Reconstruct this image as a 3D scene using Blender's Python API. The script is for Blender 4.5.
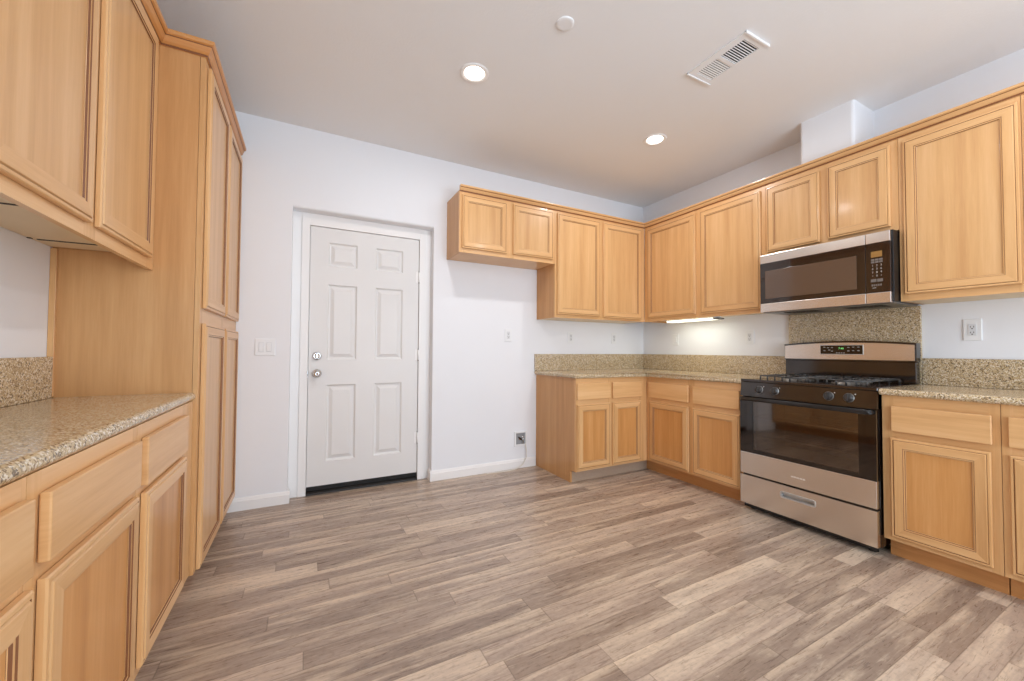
import bpy, bmesh, math, random
from mathutils import Vector, Matrix

for o in list(bpy.data.objects):
    bpy.data.objects.remove(o, do_unlink=True)
SC = bpy.context.scene
COL = SC.collection
rng = random.Random(7)

# ------------------------------------------------------------------ camera
FPX, YAW, PITCH, ROLL, CAMH = 392.54, 0.4834, 0.0248, 0.0056, 1.1135
def camera():
    F = Vector((math.sin(YAW) * math.cos(PITCH), math.cos(YAW) * math.cos(PITCH), math.sin(PITCH)))
    R0 = Vector((math.cos(YAW), -math.sin(YAW), 0)); U0 = R0.cross(F)
    c, s = math.cos(ROLL), math.sin(ROLL)
    R, U = c * R0 + s * U0, -s * R0 + c * U0
    cd = bpy.data.cameras.new('camera'); co = bpy.data.objects.new('camera', cd); COL.objects.link(co)
    cd.sensor_fit = 'HORIZONTAL'; cd.sensor_width = 36.0; cd.lens = FPX / 1024 * 36.0
    cd.clip_start = 0.02
    M = Matrix((R, U, -F)).transposed().to_4x4(); M.translation = Vector((0, 0, CAMH))
    co.matrix_world = M
    SC.camera = co
camera()

# ------------------------------------------------------------------ view, world, lights
SC.view_settings.view_transform = 'Standard'
try: SC.view_settings.look = 'None'
except Exception: pass
SC.view_settings.gamma = 1.0
SC.view_settings.use_curve_mapping = False
SC.view_settings.exposure = -0.62
W = bpy.data.worlds.new('sky'); SC.world = W; W.use_nodes = True
W.node_tree.nodes['Background'].inputs[0].default_value = (0.86, 0.92, 1.0, 1)
W.node_tree.nodes['Background'].inputs[1].default_value = 1.6
try:
    SC.cycles.max_bounces = 10; SC.cycles.diffuse_bounces = 6; SC.cycles.glossy_bounces = 5
    SC.cycles.transparent_max_bounces = 8
    SC.cycles.caustics_reflective = False; SC.cycles.caustics_refractive = False
    SC.cycles.sample_clamp_indirect = 6.0
    SC.cycles.use_denoising = True
except Exception: pass

def area_light(name, loc, power, color, size, size_y=None, shape='RECTANGLE', aim=(0, 0, -1), spread=math.pi):
    d = bpy.data.lights.new(name, 'AREA'); d.energy = power; d.color = color
    d.shape = shape; d.size = size; d.spread = spread
    if size_y: d.size_y = size_y
    o = bpy.data.objects.new(name, d); COL.objects.link(o); o.location = loc
    o.rotation_euler = Vector(aim).to_track_quat('-Z', 'Y').to_euler()
    return o
XR, XL, YB, YREAR, ZC = 3.4315, -0.905, 3.29, -2.7, 2.772
DOWN = [(0.867, 2.155), (2.397, 2.173), (2.397, 0.25), (2.397, -1.5)]
area_light('rear_fill_light', (1.35, YREAR + 0.14, 1.25), 200, (0.77, 0.885, 1.0), 2.4, 2.2, aim=(0, 1, 0.7))  # unseen fill light added behind the camera, tilted up to lift the ceiling
for i, (x, y) in enumerate(DOWN):
    area_light('downlight_lamp', (x, y, ZC - 0.03), 13, (1.0, 0.975, 0.965), 0.11, shape='DISK')

# ------------------------------------------------------------------ materials
def lin(c): return tuple((v / 255 / 12.92 if v / 255 <= .04045 else ((v / 255 + .055) / 1.055) ** 2.4) for v in c) + (1.0,)
class NT:
    def __init__(s, name):
        s.m = bpy.data.materials.new(name); s.m.use_nodes = True
        s.t = s.m.node_tree; s.n = s.t.nodes; s.b = s.n['Principled BSDF']
    def new(s, typ, **kw):
        n = s.n.new(typ)
        for k, v in kw.items(): setattr(n, k, v)
        return n
    def link(s, a, b): s.t.links.new(a, b)
    def put(s, sock, v):
        if hasattr(v, 'is_output') or isinstance(v, bpy.types.NodeSocket): s.link(v, sock)
        else: sock.default_value = v
    def math(s, op, a, b=0.0, clamp=False):
        n = s.new('ShaderNodeMath', operation=op); n.use_clamp = clamp
        s.put(n.inputs[0], a); s.put(n.inputs[1], b); return n.outputs[0]
    def pos(s): return s.new('ShaderNodeNewGeometry').outputs['Position']
    def vmul(s, v, sc):
        n = s.new('ShaderNodeVectorMath', operation='MULTIPLY'); s.link(v, n.inputs[0]); n.inputs[1].default_value = sc; return n.outputs[0]
    def vadd(s, v, w):
        n = s.new('ShaderNodeVectorMath', operation='ADD'); s.link(v, n.inputs[0]); s.put(n.inputs[1], w); return n.outputs[0]
    def noise(s, v, scale=1.0, detail=3.0, rough=.55, dist=0.0):
        n = s.new('ShaderNodeTexNoise'); s.link(v, n.inputs['Vector'])
        n.inputs['Scale'].default_value = scale; n.inputs['Detail'].default_value = detail
        n.inputs['Roughness'].default_value = rough; n.inputs['Distortion'].default_value = dist
        return n.outputs['Fac']
    def ramp(s, f, stops, mode='LINEAR'):
        n = s.new('ShaderNodeValToRGB'); s.link(f, n.inputs[0]); n.color_ramp.interpolation = mode
        e = n.color_ramp.elements
        e[0].position, e[0].color = stops[0]; e[1].position, e[1].color = stops[-1]
        for p, c in stops[1:-1]:
            x = e.new(p); x.color = c
        return n.outputs[0]
    def mix(s, f, a, b, mode='MIX'):
        n = s.new('ShaderNodeMix', data_type='RGBA', blend_type=mode)
        s.put(n.inputs['Factor'], f); s.put(n.inputs['A'], a); s.put(n.inputs['B'], b); return n.outputs['Result']
    def bump(s, h, strength=.2, dist=.002):
        n = s.new('ShaderNodeBump'); n.inputs['Strength'].default_value = strength; n.inputs['Distance'].default_value = dist
        s.link(h, n.inputs['Height']); s.link(n.outputs[0], s.b.inputs['Normal'])
    def set(s, col=None, rough=None, metal=None, spec=None, coat=None):
        if col is not None: s.put(s.b.inputs['Base Color'], col)
        if rough is not None: s.put(s.b.inputs['Roughness'], rough)
        if metal is not None: s.b.inputs['Metallic'].default_value = metal
        if spec is not None: s.b.inputs['Specular IOR Level'].default_value = spec
        if coat is not None:
            s.b.inputs['Coat Weight'].default_value = coat; s.b.inputs['Coat Roughness'].default_value = .12
        return s.m

def plain(name, rgb, rough=.5, metal=0.0, spec=.5, var=.04, scale=40):
    t = NT(name); f = t.noise(t.pos(), scale, 2)
    c = lin(rgb); hi = tuple(min(1, v * (1 + var)) for v in c[:3]) + (1,); lo = tuple(v * (1 - var) for v in c[:3]) + (1,)
    return t.set(t.mix(f, lo, hi), rough, metal, spec)

def wood(name, vertical, dark, mid, light, rough=.34):
    t = NT(name)
    rnd = t.new('ShaderNodeObjectInfo').outputs['Random']
    comb = t.new('ShaderNodeCombineXYZ')
    t.link(t.math('MULTIPLY', rnd, 17.0), comb.inputs[0]); t.link(t.math('MULTIPLY', rnd, 31.0), comb.inputs[1]); t.link(t.math('MULTIPLY', rnd, 11.0), comb.inputs[2])
    p = t.vadd(t.pos(), comb.outputs[0])
    sc = (1, 1, .045) if vertical else (.045, .045, 1)
    ps = t.vmul(p, sc)
    g1 = t.noise(ps, 16, 3, .5, .25)
    g2 = t.noise(ps, 70, 3, .6, .2)
    g3 = t.noise(ps, 260, 2, .5)
    f = t.math('ADD', t.math('MULTIPLY', g1, .6), t.math('ADD', t.math('MULTIPLY', g2, .27), t.math('MULTIPLY', g3, .13)))
    c = t.ramp(f, [(.32, lin(dark)), (.5, lin(mid)), (.68, lin(light))])
    hs = t.new('ShaderNodeHueSaturation'); t.link(c, hs.inputs['Color'])
    t.link(t.math('ADD', .965, t.math('MULTIPLY', rnd, .07)), hs.inputs['Value'])
    t.bump(g2, .04, .001)
    return t.set(hs.outputs[0], rough, 0, .4, .16)

def m_granite():
    t = NT('speckled_granite'); p = t.pos()
    big = t.noise(p, 16, 3)
    base = t.mix(big, lin((190, 166, 126)), lin((211, 190, 154)))
    n1 = t.noise(p, 260, 3, .6)
    c = t.mix(t.ramp(n1, [(.38, (0, 0, 0, 1)), (.60, (1, 1, 1, 1))]), t.mix(.42, base, lin((140, 116, 84))), base)
    def fleck(scale, ch, lo, col, amt, c):
        v = t.new('ShaderNodeTexVoronoi'); t.link(t.vadd(p, (scale * .013, .37, .11 * ch)), v.inputs['Vector']); v.inputs['Scale'].default_value = scale
        sep = t.new('ShaderNodeSeparateColor'); t.link(v.outputs['Color'], sep.inputs[0])
        return t.mix(t.math('MULTIPLY', t.ramp(sep.outputs[ch], [(lo, (0, 0, 0, 1)), (lo + .06, (1, 1, 1, 1))]), amt), c, lin(col))
    c = fleck(270, 0, .78, (116, 90, 58), .85, c)
    c = fleck(250, 1, .74, (232, 222, 202), .8, c)
    c = fleck(190, 2, .88, (84, 70, 56), .8, c)
    return t.set(c, .16, 0, .5, .2)

def m_floor():
    t = NT('laminate_plank_floor')
    sep = t.new('ShaderNodeSeparateXYZ'); t.link(t.pos(), sep.inputs[0]); X, Y = sep.outputs[0], sep.outputs[1]
    def wn(a, b=0.0):
        c = t.new('ShaderNodeCombineXYZ'); t.put(c.inputs[0], a); t.put(c.inputs[1], b)
        n = t.new('ShaderNodeTexWhiteNoise', noise_dimensions='3D'); t.link(c.outputs[0], n.inputs[0]); return n
    ry = t.math('DIVIDE', t.math('SUBTRACT', Y, .91), .0935)
    row = t.math('FLOOR', ry); fy = t.math('FRACT', ry)
    w0 = wn(row, 3.3).outputs['Value']; w1 = wn(row, 9.1).outputs['Value']
    L = t.math('ADD', .55, t.math('MULTIPLY', w0, .55))
    rx = t.math('ADD', t.math('DIVIDE', X, L), t.math('MULTIPLY', w1, 9.0))
    cell = t.math('FLOOR', rx); fx = t.math('FRACT', rx)
    n = wn(row, cell); idv = n.outputs['Value']
    sc = t.new('ShaderNodeSeparateColor'); t.link(n.outputs['Color'], sc.inputs[0]); id2 = sc.outputs[1]
    def grain(sx, sy, off):
        c = t.new('ShaderNodeCombineXYZ')
        t.link(t.math('ADD', t.math('MULTIPLY', X, sx), t.math('MULTIPLY', idv, off)), c.inputs[0])
        t.link(t.math('ADD', t.math('MULTIPLY', Y, sy), t.math('MULTIPLY', id2, off)), c.inputs[1])
        return c.outputs[0]
    base = t.ramp(idv, [(.0, lin((142, 123, 109))), (.4, lin((162, 142, 126))), (.75, lin((180, 159, 142))), (1., lin((206, 186, 165)))])
    g1 = t.noise(grain(1.3, 15, 60), 1, 3, .55, .6)
    light = t.ramp(g1, [(.50, (0, 0, 0, 1)), (.68, (1, 1, 1, 1))])
    c = t.mix(t.math('MULTIPLY', light, .6), base, lin((228, 206, 180)))
    wob = t.noise(grain(2.2, 3, 60), 1, 2)
    edge = t.math('MULTIPLY', t.ramp(t.math('ADD', fy, t.math('MULTIPLY', t.math('SUBTRACT', wob, .5), .5)), [(.62, (0, 0, 0, 1)), (.92, (1, 1, 1, 1))]), t.ramp(id2, [(.35, (0, 0, 0, 1)), (.75, (.55, .55, .55, 1))]))
    c = t.mix(edge, c, lin((226, 203, 176)))
    dk = t.ramp(g1, [(.28, (1, 1, 1, 1)), (.44, (0, 0, 0, 1))])
    c = t.mix(t.math('MULTIPLY', dk, .5), c, lin((130, 109, 94)))
    g2 = t.noise(grain(9, 95, 40), 1, 4, .65, .9)
    c = t.mix(t.ramp(g2, [(.28, (.34, .34, .34, 1)), (.52, (0, 0, 0, 1))]), c, lin((104, 86, 73)))
    c = t.mix(t.ramp(g2, [(.56, (0, 0, 0, 1)), (.78, (.5, .5, .5, 1))]), c, lin((226, 208, 184)))
    g3 = t.noise(grain(45, 60, 40), 1, 2, .6)
    c = t.mix(t.ramp(g3, [(.3, (.22, .22, .22, 1)), (.5, (0, 0, 0, 1))]), c, lin((96, 78, 66)))
    ey = t.math('MINIMUM', fy, t.math('SUBTRACT', 1.0, fy))
    ex = t.math('MULTIPLY', t.math('MINIMUM', fx, t.math('SUBTRACT', 1.0, fx)), 7.0)
    e = t.math('MINIMUM', ey, ex)
    gap = t.ramp(e, [(.008, (.42, .42, .42, 1)), (.024, (0, 0, 0, 1))])
    c = t.mix(gap, c, lin((78, 62, 52)))
    t.bump(t.math('ADD', t.math('MULTIPLY', g2, .5), t.math('MULTIPLY', t.ramp(e, [(0, (0, 0, 0, 1)), (.03, (1, 1, 1, 1))]), .5)), .12, .0015)
    return t.set(c, t.math('ADD', .21, t.math('MULTIPLY', g2, .16)), 0, .5)

def m_paint(name, rgb, scale=110, strength=.10, rough=.75):
    t = NT(name); p = t.pos(); h = t.noise(p, scale, 3, .6)
    c = lin(rgb); f = t.noise(p, 3, 2)
    t.bump(h, strength, .003)
    return t.set(t.mix(f, tuple(v * .975 for v in c[:3]) + (1,), c), rough, 0, .3)

def m_steel(name='brushed_steel', rgb=(232, 227, 222), rough=.26):
    t = NT(name); p = t.pos()
    g = t.noise(t.vmul(p, (6, .4, 60)), 1, 2, .5)
    c = t.mix(g, tuple(v * .93 for v in lin(rgb)[:3]) + (1,), lin(rgb))
    return t.set(c, rough, 1.0)

def m_emit(name, rgb, strength):
    t = NT(name); t.set(lin(rgb), .5)
    t.b.inputs['Emission Color'].default_value = lin(rgb); t.b.inputs['Emission Strength'].default_value = strength
    return t.m

def m_tint_glass(name, tint, fac=.10):
    t = NT(name); t.n.remove(t.b)
    out = [n for n in t.n if n.type == 'OUTPUT_MATERIAL'][0]
    tr = t.new('ShaderNodeBsdfTransparent'); tr.inputs[0].default_value = tint
    gl = t.new('ShaderNodeBsdfGlossy'); gl.inputs['Roughness'].default_value = .04
    fr = t.new('ShaderNodeFresnel'); fr.inputs[0].default_value = 1.55
    n = t.noise(t.pos(), 6, 2)
    mx = t.new('ShaderNodeMixShader')
    t.link(t.math('ADD', t.math('MULTIPLY', fr.outputs[0], 1.0), t.math('ADD', fac - .02, t.math('MULTIPLY', n, .04)), True), mx.inputs[0])
    t.link(tr.outputs[0], mx.inputs[1]); t.link(gl.outputs[0], mx.inputs[2]); t.link(mx.outputs[0], out.inputs[0])
    return t.m

WV = wood('maple_vertical_grain', True, (197, 148, 96), (216, 169, 115), (226, 183, 132))
WH = wood('maple_horizontal_grain', False, (201, 152, 100), (218, 172, 119), (228, 186, 136))
WP = wood('maple_panel', True, (200, 151, 100), (213, 167, 114), (224, 181, 131))
WPB = wood('amber_maple_panel', True, (190, 132, 74), (205, 148, 88), (217, 163, 106))
WVEN_SHADED = wood('maple_veneer_side_shaded', True, (186, 136, 84), (199, 149, 96), (210, 162, 110), .42)  # veneer tone, darkened to carry the weak light on the pantry side
WTOE = wood('maple_toe_board', False, (176, 118, 66), (198, 140, 84), (210, 154, 98))
GLAZE_SHADE = plain('brown_glaze_shade_line', (122, 74, 36), .5)  # glaze brown with the shadow of the grooves mixed into the colour
CROWNW = wood('maple_crown_stain', False, (182, 122, 66), (202, 142, 82), (214, 158, 98))
LAM = plain('pale_maple_laminate', (226, 206, 174), .5, var=.03, scale=9)
GREYTOE = plain('grey_vinyl_toe', (168, 146, 126), .6, var=.10, scale=60)
GRANITE = m_granite()
FLOOR = m_floor()
WALL = m_paint('white_wall_paint', (235, 237, 241))
CEIL = m_paint('textured_ceiling_paint', (238, 239, 240), 70, .28, .85)
TRIM = m_paint('gloss_white_trim', (240, 239, 238), 30, .02, .35)
DOORP = m_paint('white_door_paint', (228, 227, 226), 60, .03, .4)
PLATE = plain('white_plastic', (234, 236, 238), .35, var=.01)
PLATE2 = plain('white_plastic_insert', (220, 222, 225), .3, var=.01)
SLOT = plain('dark_slot', (60, 56, 52), .6)
STEEL = m_steel()
CHROME = m_steel('polished_chrome', (214, 214, 214), .13)
SILVER = plain('silver_plastic', (198, 198, 196), .3, .6)
BLACKE = plain('black_enamel', (28, 17, 12), .10, 0, 1.0, var=.2)
BLACKP = plain('black_plastic', (22, 20, 20), .38, var=.15)
KNOB = plain('charcoal_knob', (44, 41, 40), .3, 0, .6)
IRON = plain('cast_iron', (78, 77, 76), .32, .4, var=.25, scale=200)
BGLASS = plain('black_glass', (22, 13, 9), .05, 0, .8, var=.1, scale=4)
MWGLASS = plain('dark_brown_glass', (40, 26, 18), .06, 0, .8, var=.1, scale=4)
MWWIN = plain('microwave_window_mesh', (92, 72, 58), .10, 0, .8, var=.06, scale=900)
OVENWIN = m_tint_glass('oven_window_glass', (.72, .60, .50, 1))
CAVITY = plain('oven_cavity', (62, 50, 44), .5)
RACK = plain('bright_rack_wire', (210, 206, 200), .25, .8)
DISPLAY = plain('amber_display', (150, 112, 62), .2)
GREENLED = m_emit('green_clock_digit', (150, 255, 140), .7)
LEGEND = plain('grey_legend_print', (172, 168, 164), .5)
WHITEP = plain('white_print', (240, 236, 230), .5)
BUTTON = plain('grey_button', (112, 104, 98), .4)
BRONZE = plain('dark_bronze_threshold', (30, 26, 24), .45, .3, var=.3, scale=150)
RUBBER = plain('black_door_sweep', (26, 24, 23), .6, var=.2, scale=200)
LAMP = m_emit('lit_lamp_lens', (255, 248, 236), 14)
TUBEL = m_emit('lit_undercabinet_lens', (255, 255, 230), 3.2)
DUCT_SHADE = plain('duct_shade', (38, 32, 28), .8)
GREYBOX = plain('grey_box_interior', (150, 152, 154), .5)
HOSE = plain('translucent_white_tube', (226, 222, 214), .3)
GREYM = plain('grey_metal', (128, 126, 122), .35, .7)

# ------------------------------------------------------------------ mesh builder
class MB:
    def __init__(s): s.bm = bmesh.new(); s.mats = []
    def mi(s, m):
        if m not in s.mats: s.mats.append(m)
        return s.mats.index(m)
    def face(s, pts, m):
        f = s.bm.faces.new([s.bm.verts.new(p) for p in pts]); f.material_index = s.mi(m); return f
    def box(s, x0, x1, y0, y1, z0, z1, m, bevel=0, seg=2):
        x0, x1 = sorted((x0, x1)); y0, y1 = sorted((y0, y1)); z0, z1 = sorted((z0, z1))
        r = bmesh.ops.create_cube(s.bm, size=1.0)
        for v in r['verts']:
            v.co = Vector(((x0 + x1) / 2 + v.co.x * (x1 - x0), (y0 + y1) / 2 + v.co.y * (y1 - y0), (z0 + z1) / 2 + v.co.z * (z1 - z0)))
        fs = set(f for v in r['verts'] for f in v.link_faces)
        i = s.mi(m)
        for f in fs: f.material_index = i
        if bevel:
            es = list(set(e for v in r['verts'] for e in v.link_edges))
            b = bmesh.ops.bevel(s.bm, geom=es, offset=bevel, segments=seg, affect='EDGES', profile=.5)
            for f in b['faces']: f.material_index = i
    def cyl(s, p0, p1, r0, m, r1=None, seg=20, caps=True):
        p0, p1 = Vector(p0), Vector(p1); d = (p1 - p0); r1 = r0 if r1 is None else r1
        q = d.to_track_quat('Z', 'Y'); i = s.mi(m)
        ra, rb = [], []
        for k in range(seg):
            a = 2 * math.pi * k / seg; u = q @ Vector((math.cos(a), math.sin(a), 0))
            ra.append(s.bm.verts.new(p0 + u * r0)); rb.append(s.bm.verts.new(p1 + u * r1))
        for k in range(seg):
            f = s.bm.faces.new((ra[k], ra[(k + 1) % seg], rb[(k + 1) % seg], rb[k])); f.material_index = i; f.smooth = True
        if caps:
            s.bm.faces.new(ra[::-1]).material_index = i; s.bm.faces.new(rb).material_index = i
    def lathe(s, origin, axis, prof, m, seg=28):
        """prof: (distance along axis, radius) ; material may be list per ring"""
        o, ax = Vector(origin), Vector(axis).normalized(); q = ax.to_track_quat('Z', 'Y')
        rings = []
        for h, r in prof:
            rings.append([s.bm.verts.new(o + q @ Vector((max(r, 1e-5) * math.cos(2 * math.pi * k / seg), max(r, 1e-5) * math.sin(2 * math.pi * k / seg), h))) for k in range(seg)])
        for a in range(len(rings) - 1):
            mm = m[a] if isinstance(m, list) else m; i = s.mi(mm)
            for k in range(seg):
                f = s.bm.faces.new((rings[a][k], rings[a][(k + 1) % seg], rings[a + 1][(k + 1) % seg], rings[a + 1][k])); f.material_index = i; f.smooth = True
    def tube(s, pts, r, m, seg=8):
        pts = [Vector(p) for p in pts]; i = s.mi(m); rings = []
        for k, p in enumerate(pts):
            d = (pts[min(k + 1, len(pts) - 1)] - pts[max(k - 1, 0)]).normalized()
            q = d.to_track_quat('Z', 'Y')
            rings.append([s.bm.verts.new(p + q @ Vector((r * math.cos(2 * math.pi * j / seg), r * math.sin(2 * math.pi * j / seg), 0))) for j in range(seg)])
        for a in range(len(rings) - 1):
            # align to nearest start
            best = min(range(seg), key=lambda o: (rings[a + 1][o].co - rings[a][0].co).length)
            rings[a + 1] = rings[a + 1][best:] + rings[a + 1][:best]
            for j in range(seg):
                f = s.bm.faces.new((rings[a][j], rings[a][(j + 1) % seg], rings[a + 1][(j + 1) % seg], rings[a + 1][j])); f.material_index = i; f.smooth = True
        s.bm.faces.new(rings[0][::-1]).material_index = i; s.bm.faces.new(rings[-1]).material_index = i
    def prism(s, poly, axis, a0, a1, m):
        """poly: 2-D points in the plane of the other two axes (cyclic x,y,z order)"""
        def P(p, a): return {'x': (a, p[0], p[1]), 'y': (p[0], a, p[1]), 'z': (p[0], p[1], a)}[axis]
        i = s.mi(m); A = [s.bm.verts.new(P(p, a0)) for p in poly]; B = [s.bm.verts.new(P(p, a1)) for p in poly]
        n = len(poly)
        for k in range(n): s.bm.faces.new((A[k], A[(k + 1) % n], B[(k + 1) % n], B[k])).material_index = i
        s.bm.faces.new(A[::-1]).material_index = i; s.bm.faces.new(B).material_index = i
    def bevel_where(s, test, off, seg=4):
        es = [e for e in s.bm.edges if test(e.verts[0].co, e.verts[1].co)]
        bmesh.ops.bevel(s.bm, geom=es, offset=off, segments=seg, affect='EDGES', profile=.5, clamp_overlap=True)
    def build(s, name, parent=None, smooth=False):
        bmesh.ops.recalc_face_normals(s.bm, faces=s.bm.faces)
        base = Vector((0, 0, 0)); p = parent
        while p is not None: base += p.location; p = p.parent
        if parent is None:
            vs = [v.co for v in s.bm.verts]
            base = Vector(((min(v.x for v in vs) + max(v.x for v in vs)) / 2, (min(v.y for v in vs) + max(v.y for v in vs)) / 2, min(v.z for v in vs)))
        for v in s.bm.verts: v.co -= base
        me = bpy.data.meshes.new(name); s.bm.to_mesh(me); s.bm.free()
        for m in s.mats: me.materials.append(m)
        if smooth:
            for p in me.polygons: p.use_smooth = True
        o = bpy.data.objects.new(name, me); COL.objects.link(o)
        if parent is not None: o.parent = parent
        else: o.location = base
        return o

def tag(o, label, cat, group=None):
    o['label'] = label; o['category'] = cat
    if group: o['group'] = group
    return o
def thing(name, label, cat, loc, group=None):
    o = bpy.data.objects.new(name, None); COL.objects.link(o); o.location = loc; o.empty_display_size = .05
    return tag(o, label, cat, group)
def struct(o): o['kind'] = 'structure'; return o
def onebox(name, parent, *a, **k):
    mb = MB(); mb.box(*a, **k); return mb.build(name, parent)

# ------------------------------------------------------------------ room shell
mb = MB(); mb.box(XL - .2, XR + .2, YREAR - .3, 3.6, -.12, 0, FLOOR); struct(mb.build('floor'))
mb = MB(); mb.box(XL - .2, XR + .2, YREAR - .3, 3.6, ZC, ZC + .12, CEIL); struct(mb.build('ceiling'))
mb = MB(); mb.box(XL - .15, XL, YREAR, YB + .25, 0, ZC, WALL); struct(mb.build('wall_left'))
mb = MB(); mb.box(XR, XR + .15, YREAR, YB + .25, 0, ZC, WALL); struct(mb.build('wall_right'))
# back wall with the door recess
RX0, RX1, RZ = -.102, .961, 2.163
mb = MB()
mb.box(XL, RX0, YB, YB + .22, 0, ZC, WALL); mb.box(RX1, XR, YB, YB + .22, 0, ZC, WALL)
mb.box(RX0, RX1, YB, YB + .22, RZ, ZC, WALL)
bmesh.ops.remove_doubles(mb.bm, verts=mb.bm.verts, dist=1e-5)
dup_f = {}
for f in list(mb.bm.faces):
    k = tuple(sorted(v.index for v in f.verts))
mb.bm.verts.index_update()
seen = {}
for f in list(mb.bm.faces):
    k = frozenset(v.index for v in f.verts)
    if k in seen: mb.bm.faces.remove(f); mb.bm.faces.remove(seen[k])
    else: seen[k] = f
def rec_edge(a, b):
    if abs(a.y - YB) > 1e-4 or abs(b.y - YB) > 1e-4: return False
    if abs(a.x - b.x) < 1e-4 and min(abs(a.x - RX0), abs(a.x - RX1)) < 1e-4 and max(a.z, b.z) <= RZ + 1e-4: return True
    return abs(a.z - RZ) < 1e-4 and abs(b.z - RZ) < 1e-4 and RX0 - 1e-4 <= min(a.x, b.x) and max(a.x, b.x) <= RX1 + 1e-4
mb.bevel_where(rec_edge, .018, 4)
struct(mb.build('wall_back'))
# rear wall behind the camera, with an unseen opening added for the fill light
mb = MB(); wx0, wx1, wz = .15, 2.55, 2.35
mb.box(XL - .15, wx0, YREAR - .15, YREAR, 0, ZC, WALL); mb.box(wx1, XR + .15, YREAR - .15, YREAR, 0, ZC, WALL)
mb.box(wx0, wx1, YREAR - .15, YREAR, wz, ZC, WALL); struct(mb.build('wall_rear'))
mb = MB()
for x in (wx0, (wx0 + wx1) / 2 - .03, wx1 - .06): mb.box(x, x + .06, YREAR - .12, YREAR - .05, 0, wz, TRIM)
for z in (0, wz - .06): mb.box(wx0, wx1, YREAR - .12, YREAR - .05, z, z + .06, TRIM)
struct(mb.build('added_window_1'))  # frame of the added rear opening, never in view
# soffit chase over the microwave cabinets
mb = MB(); mb.box(3.152, XR, 1.205, 1.525, 2.405, ZC, WALL)
mb.bevel_where(lambda a, b: abs(a.x - 3.152) < 1e-4 and abs(b.x - 3.152) < 1e-4 and abs(a.z - b.z) > .1, .02, 5)
struct(mb.build('wall_soffit'))

# baseboards (moulded profile)
def baseboard(name, runs, h=.086, t=.014):
    mb = MB()
    for (ax, a0, a1, wall, sgn) in runs:
        prof = [(0, 0), (t, 0), (t, h * .74), (t * .75, h * .80), (t * .62, h * .9), (t * .3, h), (0, h)]
        if ax == 'x': mb.prism([(wall + sgn * p[0], p[1]) for p in prof], 'x', a0, a1, TRIM)
        else: mb.prism([(wall + sgn * p[0], p[1]) for p in prof], 'y', a0, a1, TRIM)
    return struct(mb.build(name))
baseboard('baseboard_back', [('x', -.475, RX0 + .014, YB, -1), ('x', RX1 - .014, 1.985, YB, -1), ('y', YB + .0005, 3.372, RX0, 1), ('y', YB + .0005, 3.372, RX1, -1)])

# ------------------------------------------------------------------ entry door
DY = 3.391
mb = MB()
for (x0, x1, y) in ((RX0, -.040, 3.388), (.921, RX1, 3.388), (-.040, .016, 3.378), (.863, .921, 3.378)):
    mb.box(x0, x1, y, 3.5, 0, 2.163 if y > 3.38 else 2.122, TRIM, .002)
mb.box(RX0 + .062, .921, 3.388, 3.5, 2.122, RZ, TRIM); mb.box(.016, .863, 3.378, 3.5, 2.070, 2.122, TRIM, .002)
mb.box(.016, .863, 3.47, 3.5, 0, 2.07, TRIM)
struct(mb.build('trim_1'))

def slab_with_panels(x0, x1, z0, z1, y, panels, m):
    """front face in plane y, panels recessed (moulded), thickness towards +y"""
    mb = MB()
    xs = sorted({x0, x1, *[p[0] for p in panels], *[p[1] for p in panels]})
    zs = sorted({z0, z1, *[p[2] for p in panels], *[p[3] for p in panels]})
    for i in range(len(xs) - 1):
        for j in range(len(zs) - 1):
            cx, cz = (xs[i] + xs[i + 1]) / 2, (zs[j] + zs[j + 1]) / 2
            if any(p[0] < cx < p[1] and p[2] < cz < p[3] for p in panels): continue
            mb.face([(xs[i], y, zs[j]), (xs[i + 1], y, zs[j]), (xs[i + 1], y, zs[j + 1]), (xs[i], y, zs[j + 1])], m)
    loops = [(0, 0), (.003, .006), (.010, .014), (.018, .015), (.024, .0125), (.044, .0025), (.048, .002)]
    for p in panels:
        prev = None
        for (ins, d) in loops:
            q = [(p[0] + ins, y + d, p[2] + ins), (p[1] - ins, y + d, p[2] + ins), (p[1] - ins, y + d, p[3] - ins), (p[0] + ins, y + d, p[3] - ins)]
            if prev:
                for k in range(4): mb.face([prev[k], prev[(k + 1) % 4], q[(k + 1) % 4], q[k]], m)
            prev = q
        mb.face(prev, m)
    bmesh.ops.remove_doubles(mb.bm, verts=mb.bm.verts, dist=1e-5)
    T = .042
    for a, b in (((x0, z0), (x1, z0)), ((x1, z0), (x1, z1)), ((x1, z1), (x0, z1)), ((x0, z1), (x0, z0))):
        mb.face([(a[0], y, a[1]), (b[0], y, b[1]), (b[0], y + T, b[1]), (a[0], y + T, a[1])], m)
    mb.face([(x0, y + T, z0), (x1, y + T, z0), (x1, y + T, z1), (x0, y + T, z1)], m)
    return mb
door = bpy.data.objects.new('door_1', None); COL.objects.link(door); door.location = (.44, 3.41, 0); struct(door)
PAN = [(xa, xb, za, zb) for (xa, xb) in ((.147, .360), (.503, .724)) for (za, zb) in ((.243, .836), (1.032, 1.622), (1.766, 1.953))]
slab_with_panels(.019, .859, .062, 2.067, DY, PAN, DOORP).build('door_slab', door)
mb = MB(); mb.box(.019, .859, DY + .002, DY + .03, .03, .0615, RUBBER)
for k in range(3): mb.box(.019, .859, DY - .004, DY + .003, .034 + k * .009, .038 + k * .009, RUBBER)
mb.build('door_sweep', door)
mb = MB(); mb.prism([(3.372, 0), (3.47, 0), (3.47, .029), (3.40, .029), (3.388, .020), (3.378, .012)], 'x', .017, .862, BRONZE)
for k in range(3): mb.box(.017, .862, 3.395 + k * .015, 3.40 + k * .015, .028, .031, BRONZE)
mb.build('threshold', door)
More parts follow.
